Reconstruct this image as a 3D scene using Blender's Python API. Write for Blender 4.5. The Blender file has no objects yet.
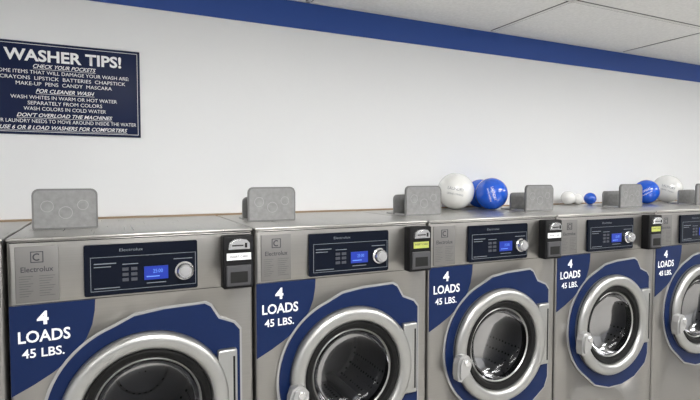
import bpy, bmesh, math
from mathutils import Vector, Matrix
S=bpy.context.scene
S.view_settings.view_transform='Standard'
COL=S.collection
CZ=1.5; H=CZ-0.184; W=0.75; D=1.789; X0=-0.277; WALL=2.52; CEIL=CZ+0.912
UC,VC=0.39,0.58; ZC=H-VC

# ---------------- materials
def mat(name,col,rough=0.5,metal=0.0,emit=0,noise=0,nscale=(1,1,1),rvar=0,bump=0,coat=0,ecol=None,spec=0.5):
    m=bpy.data.materials.new(name); m.use_nodes=True
    nt=m.node_tree; b=nt.nodes['Principled BSDF']
    b.inputs['Base Color'].default_value=(*col,1); b.inputs['Roughness'].default_value=rough
    b.inputs['Metallic'].default_value=metal; b.inputs['Specular IOR Level'].default_value=spec
    b.inputs['Coat Weight'].default_value=coat
    if emit:
        b.inputs['Emission Color'].default_value=(*(ecol or col),1); b.inputs['Emission Strength'].default_value=emit
    if noise or rvar or bump:
        tc=nt.nodes.new('ShaderNodeTexCoord'); mp=nt.nodes.new('ShaderNodeMapping'); mp.inputs['Scale'].default_value=nscale
        n=nt.nodes.new('ShaderNodeTexNoise'); n.inputs['Scale'].default_value=1; n.inputs['Detail'].default_value=4
        nt.links.new(tc.outputs['Object'],mp.inputs[0]); nt.links.new(mp.outputs[0],n.inputs['Vector'])
        if noise:
            r=nt.nodes.new('ShaderNodeMapRange'); r.inputs[3].default_value=1-noise; r.inputs[4].default_value=1+noise
            mx=nt.nodes.new('ShaderNodeVectorMath'); mx.operation='SCALE'; mx.inputs[0].default_value=col
            nt.links.new(n.outputs['Fac'],r.inputs[0]); nt.links.new(r.outputs[0],mx.inputs['Scale']); nt.links.new(mx.outputs[0],b.inputs['Base Color'])
        if rvar:
            r=nt.nodes.new('ShaderNodeMapRange'); r.inputs[3].default_value=rough-rvar; r.inputs[4].default_value=rough+rvar
            nt.links.new(n.outputs['Fac'],r.inputs[0]); nt.links.new(r.outputs[0],b.inputs['Roughness'])
        if bump:
            bp=nt.nodes.new('ShaderNodeBump'); bp.inputs['Strength'].default_value=bump; bp.inputs['Distance'].default_value=0.003
            nt.links.new(n.outputs['Fac'],bp.inputs['Height']); nt.links.new(bp.outputs[0],b.inputs['Normal'])
    return m
M_steel=mat('brushed_steel',(0.325,0.315,0.30),0.35,0.9,noise=0.09,nscale=(2,60,300),rvar=0.06)
M_top=mat('top_steel',(0.44,0.43,0.41),0.30,0.88,noise=0.06,nscale=(150,3,3),rvar=0.08)
M_ring=mat('door_ring_alu',(0.42,0.42,0.41),0.34,0.85,noise=0.03,nscale=(20,20,20))
M_chrome=mat('chrome',(0.68,0.68,0.68),0.20,0.9)
M_trim=mat('silver_trim',(0.45,0.45,0.45),0.35,0.7)
M_blue=mat('navy_vinyl',(0.006,0.016,0.065),0.40,noise=0.05,nscale=(30,30,30),spec=0.16)
M_black=mat('black_panel',(0.004,0.006,0.013),0.28,spec=0.12)
M_blackm=mat('black_plastic',(0.006,0.006,0.007),0.5,spec=0.2)
M_rub=mat('rubber',(0.005,0.005,0.005),0.6,spec=0.2)
M_seam=mat('seam_dark',(0.015,0.015,0.015),0.8,spec=0.2)
M_plate=mat('label_plate',(0.20,0.195,0.19),0.45,0.6)
M_ink=mat('dark_ink',(0.03,0.03,0.04),0.6)
M_white=mat('white_ink',(0.84,0.85,0.87),0.5)
M_gray=mat('gray_ink',(0.17,0.19,0.22),0.5)
M_lcd=mat('lcd',(0.005,0.02,0.18),0.3,emit=0.38,ecol=(0.01,0.035,0.5))
M_lcdt=mat('lcd_text',(0.12,0.25,0.7),0.3,emit=0.35)
M_yel=mat('yellow_label',(0.42,0.46,0.10),0.5)
M_lid=mat('soap_lid',(0.29,0.29,0.29),0.38,0.55,noise=0.25,nscale=(55,55,55),bump=0.3)
M_lide=mat('soap_lid_edge',(0.20,0.20,0.20),0.35,0.6)
M_lidi=mat('lid_icon',(0.40,0.40,0.40),0.5,0.2)
M_foot=mat('plinth',(0.04,0.04,0.045),0.6)
M_sign=mat('sign_navy',(0.008,0.015,0.055),0.4,spec=0.15)
M_bblue=mat('balloon_blue',(0.01,0.10,0.62),0.15,coat=0.6)
M_bwhite=mat('balloon_white',(0.80,0.80,0.78),0.2,coat=0.5)
M_wall=mat('wall_paint',(0.80,0.81,0.825),0.6,noise=0.012,nscale=(1.5,1.5,1.5),bump=0.03)
M_stripe=mat('stripe_blue',(0.02,0.072,0.32),0.55)
M_floor=mat('floor_tile',(0.40,0.39,0.37),0.35,noise=0.1,nscale=(3,3,3))
M_wood=mat('ledge_wood',(0.34,0.24,0.15),0.55,noise=0.2,nscale=(3,40,40))
M_grid=mat('ceiling_grid',(0.78,0.78,0.76),0.5)
M_shade=mat('ceiling_grid_shade',(0.14,0.14,0.14),0.8)  # dark tone painted as shade along the tile edges beside the grid
M_lamp=mat('lamp_diffuser',(0.9,0.9,0.9),0.5,emit=25,ecol=(1,0.99,0.97))
M_ceil=mat('ceiling_tile',(0.83,0.83,0.815),0.85,noise=0.14,nscale=(60,60,60),bump=0.5)
M_drum=mat('drum_steel',(0.14,0.14,0.15),0.5,0.75)
nt=M_drum.node_tree; tc=nt.nodes.new('ShaderNodeTexCoord'); vo=nt.nodes.new('ShaderNodeTexVoronoi'); vo.inputs['Scale'].default_value=45; vo.inputs['Randomness'].default_value=0.15
rp=nt.nodes.new('ShaderNodeValToRGB'); rp.color_ramp.elements[0].position=0.22; rp.color_ramp.elements[0].color=(0.01,0.01,0.01,1)
rp.color_ramp.elements[1].position=0.30; rp.color_ramp.elements[1].color=(0.20,0.20,0.21,1)
nt.links.new(tc.outputs['Object'],vo.inputs['Vector']); nt.links.new(vo.outputs['Distance'],rp.inputs[0]); nt.links.new(rp.outputs[0],nt.nodes['Principled BSDF'].inputs['Base Color'])
M_glass=bpy.data.materials.new('door_glass'); M_glass.use_nodes=True
nt=M_glass.node_tree; nt.nodes.clear(); o=nt.nodes.new('ShaderNodeOutputMaterial'); t=nt.nodes.new('ShaderNodeBsdfTransparent'); t.inputs[0].default_value=(0.52,0.53,0.55,1)
g=nt.nodes.new('ShaderNodeBsdfGlossy'); g.inputs['Roughness'].default_value=0.08; g.inputs['Color'].default_value=(0.4,0.4,0.41,1); f=nt.nodes.new('ShaderNodeFresnel'); f.inputs[0].default_value=1.4
x=nt.nodes.new('ShaderNodeMixShader'); nt.links.new(f.outputs[0],x.inputs[0]); nt.links.new(t.outputs[0],x.inputs[1]); nt.links.new(g.outputs[0],x.inputs[2]); nt.links.new(x.outputs[0],o.inputs[0])

# ---------------- mesh helpers
def finish(bm,name,m,smooth=False):
    bmesh.ops.recalc_face_normals(bm,faces=bm.faces)
    me=bpy.data.meshes.new(name); bm.to_mesh(me); bm.free()
    me.materials.append(m)
    if smooth:
        for p in me.polygons: p.use_smooth=True
        try: me.set_sharp_from_angle(angle=math.radians(40))
        except Exception: pass
    return me
def bbox(bm,x0,x1,y0,y1,z0,z1,bev=0,seg=3):
    r=bmesh.ops.create_cube(bm,size=1)
    vs=r['verts']
    for v in vs: v.co=Vector(((x0+x1)/2+v.co.x*(x1-x0),(y0+y1)/2+v.co.y*(y1-y0),(z0+z1)/2+v.co.z*(z1-z0)))
    if bev:
        es=list({e for v in vs for e in v.link_edges})
        bmesh.ops.bevel(bm,geom=es,offset=bev,segments=seg,profile=0.5,affect='EDGES')
def box(name,m,*a,bev=0,smooth=True):
    bm=bmesh.new(); bbox(bm,*a,bev=bev); return finish(bm,name,m,smooth and bev>0)
def boxes(name,m,lst,bev=0):
    bm=bmesh.new()
    for a in lst: bbox(bm,*a,bev=bev)
    return finish(bm,name,m,bev>0)
def prism(name,m,pts,y0,y1,bev=0):
    bm=bmesh.new(); a=[bm.verts.new((p[0],y0,p[1])) for p in pts]; b=[bm.verts.new((p[0],y1,p[1])) for p in pts]
    ff=bm.faces.new(a); bm.faces.new(b[::-1]); n=len(pts)
    for i in range(n): bm.faces.new((a[i],b[i],b[(i+1)%n],a[(i+1)%n]))
    if bev: bmesh.ops.bevel(bm,geom=list(ff.edges),offset=bev,segments=2,affect='EDGES')
    return finish(bm,name,m)
def lathe(name,m,prof,c,seg=72):
    bm=bmesh.new(); rings=[]
    for r,h in prof:
        if r<1e-6: rings.append([bm.verts.new((c[0],c[1]-h,c[2]))])
        else: rings.append([bm.verts.new((c[0]+r*math.cos(2*math.pi*i/seg),c[1]-h,c[2]+r*math.sin(2*math.pi*i/seg))) for i in range(seg)])
    for A,B in zip(rings,rings[1:]):
        for i in range(seg):
            j=(i+1)%seg
            if len(A)==1: bm.faces.new((A[0],B[j],B[i]))
            elif len(B)==1: bm.faces.new((A[i],A[j],B[0]))
            else: bm.faces.new((A[i],A[j],B[j],B[i]))
    return finish(bm,name,m,True)
def holed(name,m,poly,rin,y0,y1,c):
    bm=bmesh.new(); n=len(poly)
    pts=[]
    for i in range(n):
        p,q=Vector(poly[i]),Vector(poly[(i+1)%n]); k=max(1,int((q-p).length/0.02))
        for j in range(k): pts.append(p.lerp(q,j/k))
    N=len(pts)
    mk=lambda p,y: bm.verts.new((c[0]+p.x,y,c[1]+p.y))
    of=[mk(p,y0) for p in pts]; ob=[mk(p,y1) for p in pts]
    inn=[p.normalized()*rin for p in pts]; fi=[mk(p,y0) for p in inn]; bi=[mk(p,y1) for p in inn]
    for i in range(N):
        j=(i+1)%N
        bm.faces.new((of[i],of[j],fi[j],fi[i])); bm.faces.new((of[i],ob[i],ob[j],of[j])); bm.faces.new((fi[i],fi[j],bi[j],bi[i]))
    return finish(bm,name,m)
def text_mesh(s,w,h,m,c=(0,0,0),bold=0.0,shear=0.0):
    cu=bpy.data.curves.new('t','FONT'); cu.body=s; cu.offset=bold; cu.shear=shear; cu.resolution_u=3
    ob=bpy.data.objects.new('t',cu); COL.objects.link(ob); bpy.context.view_layer.update()
    me=bpy.data.meshes.new_from_object(ob.evaluated_get(bpy.context.evaluated_depsgraph_get()))
    bpy.data.objects.remove(ob); bpy.data.curves.remove(cu)
    xs=[v.co.x for v in me.vertices]; ys=[v.co.y for v in me.vertices]
    x0,x1,y0,y1=min(xs),max(xs),min(ys),max(ys)
    sy=h/(y1-y0); sx=(w/(x1-x0)) if w else sy*0.95
    for v in me.vertices:
        v.co=Vector((c[0]+(v.co.x-(x0+x1)/2)*sx, c[1], c[2]+(v.co.y-(y0+y1)/2)*sy))
    me.materials.clear(); me.materials.append(m); me.name='text_'+s[:8]
    return me
def obj(name,me,parent=None,loc=(0,0,0)):
    o=bpy.data.objects.new(name,me); COL.objects.link(o); o.location=loc
    if parent: o.parent=parent
    return o

# ---------------- washer parts (local: x=u, y into depth, z up)
P=[]
def add(name,me): P.append((name,me))
DEP=0.685
bm=bmesh.new(); bbox(bm,0.005,W-0.005,0,DEP,0.09,H,bev=0.012)
bme=finish(bm,'cabinet',M_steel,True)
bo=obj('tmpb',bme)
bm=bmesh.new(); r=bmesh.ops.create_cone(bm,cap_ends=True,segments=72,radius1=0.205,radius2=0.205,depth=0.9)
bmesh.ops.rotate(bm,verts=bm.verts,matrix=Matrix.Rotation(math.pi/2,3,'X')); bmesh.ops.translate(bm,verts=bm.verts,vec=(UC,0,ZC))
co=obj('tmpc',finish(bm,'cut',M_drum))
md=bo.modifiers.new('b','BOOLEAN'); md.object=co; md.operation='DIFFERENCE'; md.solver='EXACT'
bpy.context.view_layer.update()
body=bpy.data.meshes.new_from_object(bo.evaluated_get(bpy.context.evaluated_depsgraph_get()))
bpy.data.objects.remove(bo); bpy.data.objects.remove(co)
add('cabinet',body)
add('plinth',box('plinth',M_foot,0.03,W-0.03,0.04,DEP-0.02,0,0.09))
add('top_panel',box('top_panel',M_top,0.004,W-0.004,-0.004,DEP,H-0.006,H+0.004,bev=0.004))
add('top_seam',boxes('seams',M_seam,[(0.012,W-0.012,-0.0012,0.002,H-0.012,H-0.009),(0.012,W-0.012,-0.0008,0.002,H-0.199,H-0.1975)]))
add('instruction_plate',box('plate',M_plate,0.026,0.140,-0.004,0.002,H-0.192,H-0.022,bev=0.002))
add('plate_logo',text_mesh('Electrolux',0.085,0.016,M_ink,(0.083,-0.0048,H-0.092),0.01))
cx,cz=0.083,H-0.055
add('plate_mark',boxes('mark',M_ink,[(cx-.017,cx+.017,-.0052,-.004,cz-.017,cz-.0145),(cx-.017,cx+.017,-.0052,-.004,cz+.0145,cz+.017),(cx-.017,cx-.0145,-.0052,-.004,cz-.017,cz+.017),(cx+.0145,cx+.017,-.0052,-.004,cz-.017,cz+.017)]))
bm=bmesh.new()
for k in range(20):
    t0=math.radians(50+260*k/20); t1=math.radians(50+260*(k+1)/20)
    bm.faces.new([bm.verts.new((cx+rr*math.cos(t),-0.0052,cz+rr*math.sin(t))) for rr,t in ((.0115,t0),(.0115,t1),(.0075,t1),(.0075,t0))])
add('plate_mark_c',finish(bm,'markc',M_ink))
L=[]
for k in range(9):
    z=H-0.112-k*0.0075
    L.append((0.036,0.072-(k%3)*0.006,-.0050,-.004,z-.0014,z)); L.append((0.088,0.130-(k%4)*0.005,-.0050,-.004,z-.0014,z))
add('plate_lines',boxes('plines',mat('plate_ink',(0.08,0.08,0.08),0.6),L))
def rrect(x0,x1,z0,z1,r,n=5,rs=None):
    pts=[]; rs=rs or [r]*4
    for (cx,cz,a0),rr in zip([(x1,z1,0),(x0,z1,90),(x0,z0,180),(x1,z0,270)],rs):
        sx=-1 if cx==x1 else 1; sz=-1 if cz==z1 else 1
        for i in range(n+1):
            a=math.radians(a0+90*i/n); pts.append((cx+sx*rr+rr*math.cos(a),cz+sz*rr+rr*math.sin(a)))
    return pts
pz0,pz1=H-0.19,H-0.027
add('control_panel',prism('cp',M_black,rrect(0.208,0.552,pz0,pz1,0.006),-0.010,0.002,bev=0.002))
def frame(name,m,x0,x1,z0,z1,t,y0,y1):
    return boxes(name,m,[(x0,x1,y0,y1,z0,z0+t),(x0,x1,y0,y1,z1-t,z1),(x0,x0+t,y0,y1,z0,z1),(x1-t,x1,y0,y1,z0,z1)])
add('control_panel_outline',frame('cpo',M_gray,0.226,0.546,pz0+0.014,pz1-0.040,0.0015,-0.0112,-0.0095))
add('control_panel_title',text_mesh('Electrolux',0.070,0.009,M_gray,(0.345,-0.0112,pz1-0.020),0.0))
add('display',box('disp',M_lcd,0.383,0.457,-0.012,-0.009,H-0.150,H-0.106))
add('display_text',text_mesh('25:00',0.030,0.012,M_lcdt,(0.425,-0.0126,H-0.122),0.0))
add('display_lines',boxes('dl',M_lcdt,[(0.390,0.430,-0.0126,-0.012,H-0.141,H-0.138)]))
L=[]
for i in range(2):
    for j in range(3): L.append((0.318+i*0.026,0.336+i*0.026,-.0125,-.009,H-0.115-j*0.017,H-0.105-j*0.017))
add('buttons',boxes('btn',mat('btn',(0.05,0.055,0.07),0.4),L))
add('panel_labels',boxes('pl',M_gray,[(0.236,0.300,-.0115,-.0095,H-0.090,H-0.0870),(0.236,0.285,-.0115,-.0095,H-0.100,H-0.0975),(0.318,0.365,-.0115,-.0095,H-0.095,H-0.0925),(0.475,0.535,-.0115,-.0095,H-0.088,H-0.0855),(0.236,0.31,-.0115,-.0095,H-0.168,H-0.1655),(0.39,0.45,-.0115,-.0095,H-0.162,H-0.1595)]))
add('selector_knob',lathe('knob',M_chrome,[(0.031,0),(0.031,0.006),(0.026,0.010),(0.024,0.026),(0.021,0.029),(0,0.029)],(0.509,-0.010,H-0.128),40))
add('knob_cap',lathe('kc',mat('kcap',(0.35,0.35,0.36),0.4,0.3),[(0.017,0),(0.016,0.002),(0,0.003)],(0.509,-0.039,H-0.128),32))
add('coin_acceptor',box('ca',M_blackm,0.632,0.738,-0.045,0.002,H-0.200,H-0.016,bev=0.006))
hb=[(0.648,H-0.062),(0.722,H-0.062),(0.722,H-0.042),(0.712,H-0.030),(0.690,H-0.026),(0.668,H-0.028),(0.652,H-0.038)]
add('coin_head',prism('ch',M_chrome,hb,-0.060,-0.040,bev=0.004))
add('coin_slot',boxes('cs',M_seam,[(0.660,0.698,-0.0615,-0.058,H-0.050,H-0.046),(0.704,0.711,-0.0615,-0.058,H-0.056,H-0.040)]))
add('coin_return',box('cr',mat('graypl',(0.06,0.06,0.065),0.45,spec=0.3),0.642,0.728,-0.052,-0.040,H-0.190,H-0.118,bev=0.004))
add('coin_return_cup',box('crc',M_seam,0.655,0.715,-0.0535,-0.050,H-0.178,H-0.140,bev=0.001))
bp=[(0.008,-0.200),(0.238,-0.200),(0.236,-0.235),(0.228,-0.28),(0.212,-0.32),(0.188,-0.355),(0.155,-0.388),(0.115,-0.418),(0.065,-0.447),(0.008,-0.475)]
add('load_badge',prism('badge',M_blue,[(a,H+b) for a,b in bp],-0.002,0.001))
add('badge_number',text_mesh('4',0.031,0.042,M_white,(0.094,-0.0028,H-0.242),0.035))
add('badge_loads',text_mesh('LOADS',0.138,0.037,M_white,(0.098,-0.0028,H-0.297),0.02))
add('badge_weight',text_mesh('45 LBS.',0.112,0.028,M_white,(0.094,-0.0028,H-0.348),0.015))
poly=[]
for a in range(235,109,-5): poly.append((0.300*math.cos(math.radians(a)),0.300*math.sin(math.radians(a))))
poly+=[(-0.04,0.312),(0.05,0.325),(0.185,0.330),(0.205,0.318),(0.232,0.272),(0.285,0.250),(0.305,0.225),(0.305,-0.20),(0.285,-0.25),(0.20,-0.31),(0.10,-0.335),(0.0,-0.335),(-0.10,-0.305)]
big=[]
for p in poly:
    v=Vector(p); big.append(tuple(v+v.normalized()*0.009))
add('door_surround_trim',holed('dst',M_trim,big,0.206,-0.004,0.001,(UC,ZC)))
add('door_surround',holed('ds',M_blue,poly,0.206,-0.008,0.001,(UC,ZC)))
add('door_hinge',boxes('hinge',M_ring,[(UC+0.225,UC+0.292,-0.030,-0.004,ZC-0.13,ZC+0.165)],bev=0.008))
add('door_hinge_panel',boxes('hinge2',M_blackm,[(UC+0.276,UC+0.283,-0.031,-0.028,ZC-0.11,ZC+0.14)],bev=0.001))
dc=(UC,-0.006,ZC)
add('door_ring',lathe('ring',M_ring,[(0.259,0),(0.262,0.012),(0.260,0.028),(0.252,0.038),(0.240,0.042),(0.222,0.041),(0.212,0.036),(0.206,0.028),(0.202,0.010),(0.202,0)],dc))
add('door_ring_groove',lathe('rg',M_seam,[(0.2635,0.014),(0.2640,0.016),(0.2635,0.018)],dc))
add('door_gasket',lathe('gasket',M_rub,[(0.203,0.022),(0.196,0.026),(0.180,0.022),(0.168,0.004),(0.170,-0.030),(0.20,-0.045)],dc))
add('door_inner_rim',lathe('irim',M_ring,[(0.171,0.009),(0.168,0.011),(0.164,0.006)],dc))
add('door_glass',lathe('glass',M_glass,[(0.168,0.006),(0.160,-0.02),(0.135,-0.045),(0.08,-0.058),(0.0,-0.062)],dc))
add('drum',lathe('drum',M_drum,[(0.204,-0.04),(0.204,-0.36),(0.19,-0.375),(0.10,-0.372),(0.085,-0.355),(0,-0.345)],dc))
bm=bmesh.new()
for k in range(3):
    b2=bmesh.new(); bbox(b2,-0.02,0.02,0.06,0.36,0.150,0.203,bev=0.012)
    bmesh.ops.rotate(b2,verts=b2.verts,matrix=Matrix.Rotation(math.radians(40+120*k),3,'Y')); bmesh.ops.translate(b2,verts=b2.verts,vec=(UC,0,ZC))
    tmp=bpy.data.meshes.new('x'); b2.to_mesh(tmp); b2.free(); bm.from_mesh(tmp)
add('drum_lifters',finish(bm,'lifters',mat('lifter',(0.24,0.24,0.24),0.45,0.7),True))
hp=[(-0.268,0.026),(-0.245,0.036),(-0.222,0.028),(-0.205,0.006),(-0.206,-0.016),(-0.220,-0.028),(-0.236,-0.042),(-0.246,-0.068),(-0.258,-0.080),(-0.275,-0.075),(-0.281,-0.050),(-0.279,-0.005)]
add('door_handle',prism('handle',M_trim,[(UC+a,ZC-0.03+b) for a,b in hp],-0.078,-0.034,bev=0.010))
add('door_handle_pivot',lathe('hpiv',M_chrome,[(0.015,0),(0.015,0.005),(0.012,0.008),(0,0.008)],(UC-0.236,-0.077,ZC-0.028),28))
hx0,hx1=0.044,0.247
add('soap_hopper',boxes('hop',M_trim,[(hx0+.01,hx1-.01,0.262,0.272,H,H+0.012),(hx0+.01,hx1-.01,0.44,0.45,H,H+0.012),(hx0+.01,hx0+.02,0.262,0.45,H,H+0.012),(hx1-.02,hx1-.01,0.262,0.45,H,H+0.012)],bev=0.002))
add('soap_hopper_well',box('well',M_blackm,hx0+.018,hx1-.018,0.27,0.442,H+0.002,H+0.006))
add('soap_lid_front',prism('lid1',M_lide,rrect(hx0,hx1,H+0.004,H+0.146,0.02,rs=[0.022,0.022,0.004,0.004]),0.250,0.259,bev=0.003))
add('soap_lid_face',prism('lid1c',M_lid,rrect(hx0+.006,hx1-.006,H+0.010,H+0.140,0.02,rs=[0.018,0.018,0.003,0.003]),0.2480,0.2505,bev=0.0015))
bm=bmesh.new()
for i,(a,b,r) in enumerate([(0.09,0.085,0.020),(0.146,0.062,0.022),(0.20,0.088,0.018)]):
    for k in range(24):
        t0=2*math.pi*k/24; t1=2*math.pi*(k+1)/24
        vs=[bm.verts.new((a+rr*math.cos(t),0.2474,H+b+rr*math.sin(t))) for rr,t in ((r,t0),(r,t1),(r-.002,t1),(r-.002,t0))]
        bm.faces.new(vs)
add('soap_lid_icons',finish(bm,'icons',M_lidi))
add('soap_lid_rear',prism('lid2',M_lid,rrect(0.050,0.240,H+0.004,H+0.102,0.02,rs=[0.022,0.022,0.004,0.004]),0.368,0.377,bev=0.003))
lab_w=box('labw',M_white,0.644,0.728,-0.0475,-0.044,H-0.100,H-0.076)
lab_y=box('laby',M_yel,0.650,0.722,-0.0475,-0.044,H-0.104,H-0.078)
lab_t=text_mesh('INSERT CARD',0.062,0.008,M_ink,(0.686,-0.0480,H-0.088),0.01)

for n in range(-1,8):
    e=bpy.data.objects.new('washing_machine',None); COL.objects.link(e); e.location=(X0+n*W,D,0); e.empty_display_size=0.2
    for nm,me in P: obj(nm,me,e)
    obj('price_label',lab_y if n in(1,3) else lab_w,e); obj('price_label_text',lab_t,e)

# ---------------- sign
sg=bpy.data.objects.new('washer_tips_sign',None); COL.objects.link(sg); sx0,sx1,sz0,sz1=-0.447,0.1455,CZ+0.183,CZ+0.568
sg.location=((sx0+sx1)/2,WALL-0.008,(sz0+sz1)/2)
w2=(sx1-sx0)/2; h2=(sz1-sz0)/2
obj('board',box('board',M_sign,-w2,w2,0,0.008,-h2,h2,bev=0.001),sg)
obj('border',frame('border',M_white,-w2+.010,w2-.010,-h2+.010,h2-.010,0.0018,-0.0008,0.001),sg)
rows=[('WASHER TIPS!',.145,.44,.050,.03,0),('CHECK YOUR POCKETS',.258,.235,.0165,.015,.35),('SOME ITEMS THAT WILL DAMAGE YOUR WASH ARE:',.325,.50,.0150,.0,0),
('CRAYONS  LIPSTICK  BATTERIES  CHAPSTICK',.388,.47,.0150,.0,0),('MAKE-UP  PENS  CANDY  MASCARA',.450,.36,.0150,.0,0),('FOR CLEANER WASH',.525,.22,.0165,.015,.35),
('WASH WHITES IN WARM OR HOT WATER',.597,.40,.0150,.0,0),('SEPARATELY FROM COLORS',.658,.28,.0150,.0,0),('WASH COLORS IN COLD WATER',.719,.31,.0150,.0,0),
("DON'T OVERLOAD THE MACHINES",.790,.36,.0165,.015,.35),('YOUR LAUNDRY NEEDS TO MOVE AROUND INSIDE THE WATER',.855,.555,.0150,.0,0),('USE 6 OR 8 LOAD WASHERS FOR COMFORTERS',.925,.48,.0165,.015,.35)]
und=[]
for s,f,w,h,b,sh in rows:
    z=h2-f*2*h2
    obj('line',text_mesh(s,w,h,M_white,(0,-0.0012,z),b,sh),sg)
    if sh: und.append((-w/2,w/2,-0.0015,0,z-h*0.5-0.0045,z-h*0.5-0.0033))
obj('underlines',boxes('und',M_white,und),sg)
obj('screws',boxes('scr',M_black,[(sx*(w2-.005)-.003,sx*(w2-.005)+.003,-0.003,0,sz*(h2-.005)-.003,sz*(h2-.005)+.003) for sx in(-1,1) for sz in(-1,1)],bev=0.001),sg)

# ---------------- balloons
def balloon(x,y,r,m,yaw=-30,tm=None,txt='LAUNDRY',roll=0):
    e=bpy.data.objects.new('balloon',None); COL.objects.link(e)
    prof=[]
    N=28
    for i in range(N+1):
        t=math.pi*i/N; rr=r*math.sin(t); z=r*math.cos(t)
        if z<0: z*=1.10
        prof.append((max(rr,0) if 0<i<N else 0,z))
    kz=prof[-1][1]
    prof=prof[:-1]+[(r*0.05,kz-r*0.01),(r*0.035,kz-r*0.05),(r*0.09,kz-r*0.12),(0,kz-r*0.12)]
    obj('skin',lathe('bal',m,prof,(0,0,0),48),e)
    if tm:
        for row,(s,hh) in enumerate([(txt,0.16),('GRAND OPENING',0.09)]):
            t=text_mesh(s,r*0.85,r*hh,tm,(0,0,0.15*r-row*0.28*r),0.0)
            for v in t.vertices:
                q=v.co; d=r*1.012*math.sqrt(max(0.02,1-(q.x*q.x+q.z*q.z)/(r*r*1.01))); v.co=Vector((q.x,-d,q.z))
            t.transform(Matrix.Rotation(math.radians(roll),4,'Y'))
            obj('print',t,e)
    e.location=(x,y,H+0.004+r)
    e.rotation_euler=(0,0,math.radians(yaw))
    return e
balloon(1.79,2.345,0.104,M_bwhite,-38,M_gray,roll=10)
balloon(1.955,2.235,0.090,M_bblue,-42,M_white,roll=75)
balloon(2.03,2.42,0.086,M_bblue,-40)
balloon(2.77,2.42,0.046,M_bwhite,-50)
balloon(2.87,2.43,0.038,M_bwhite,-50)
balloon(2.955,2.40,0.040,M_bblue,-50)
balloon(3.407,2.31,0.083,M_bblue,-55,M_white,roll=-30)
balloon(3.748,2.38,0.100,M_bwhite,-55,M_gray,roll=20)

# ---------------- room
RX0,RX1,RY0=-3.0,8.0,-3.2
def rb(name,m,*a): return obj(name,box(name,m,*a))
rb('floor',M_floor,RX0,RX1,RY0,WALL,-0.1,0)
rb('wall_back',M_wall,RX0,RX1,WALL,WALL+0.1,0,CEIL)
rb('wall_front',mat('wall_gray',(0.40,0.41,0.43),0.7),RX0,RX1,RY0-0.1,RY0,0,CEIL)
rb('wall_left',M_wall,RX0-0.1,RX0,RY0,WALL,0,CEIL)
rb('wall_right',M_wall,RX1,RX1+0.1,RY0,WALL,0,CEIL)
rb('ceiling',M_ceil,RX0,RX1,RY0,WALL,CEIL,CEIL+0.1)
rb('trim_1',M_stripe,RX0,RX1,WALL-0.004,WALL,CEIL-0.140,CEIL)
rb('trim_2',M_wood,RX0,RX1,WALL-0.035,WALL,H-0.03,H+0.010)
L=[];G=[]; y=1.90
while y>RY0:
    L.append((RX0,RX1,y-.010,y+.010,CEIL-0.004,CEIL+.001)); G.append((RX0,RX1,y-.016,y+.016,CEIL-0.002,CEIL+.001)); y-=0.61
x=2.18-1.22*4
while x<RX1:
    L.append((x-.010,x+.010,RY0,WALL,CEIL-0.004,CEIL+.001)); G.append((x-.017,x+.017,RY0,WALL,CEIL-0.002,CEIL+.001)); x+=1.22
L.append((RX0,RX1,WALL-.022,WALL-.004,CEIL-0.004,CEIL+.001))
obj('trim_3',boxes('grid',M_grid,L)); obj('grid_shade_lines',boxes('shade_lines',M_shade,G))  # second mesh: flat dark strips standing in for shadow beside the grid bars
for (x,y) in [(0.55,0.37),(2.99,0.37),(5.43,0.37),(-1.9,-1.46),(0.55,-1.46),(2.99,-1.46),(5.43,-1.46)]:
    e=bpy.data.objects.new('ceiling_light',None); COL.objects.link(e); e.location=(x,y,CEIL)
    obj('diffuser',box('dif',M_lamp,-.58,.58,-.28,.28,-0.012,-0.006),e)
    obj('lamp_frame',boxes('lf',M_grid,[(-.6,.6,-.30,-.28,-.018,0),(-.6,.6,.28,.30,-.018,0),(-.6,-.58,-.28,.28,-.018,0),(.58,.6,-.28,.28,-.018,0)]),e)

w=bpy.data.worlds.new('w'); S.world=w; w.use_nodes=True
w.node_tree.nodes['Background'].inputs[0].default_value=(0.8,0.85,0.9,1); w.node_tree.nodes['Background'].inputs[1].default_value=0.3

cam=bpy.data.cameras.new('camera'); co=bpy.data.objects.new('camera',cam); COL.objects.link(co)
cam.sensor_width=36; cam.lens=508/700*36; cam.clip_start=0.02
co.location=(0,0,CZ); co.rotation_euler=(math.radians(90-2.5),0,math.radians(-25.6))
S.camera=co
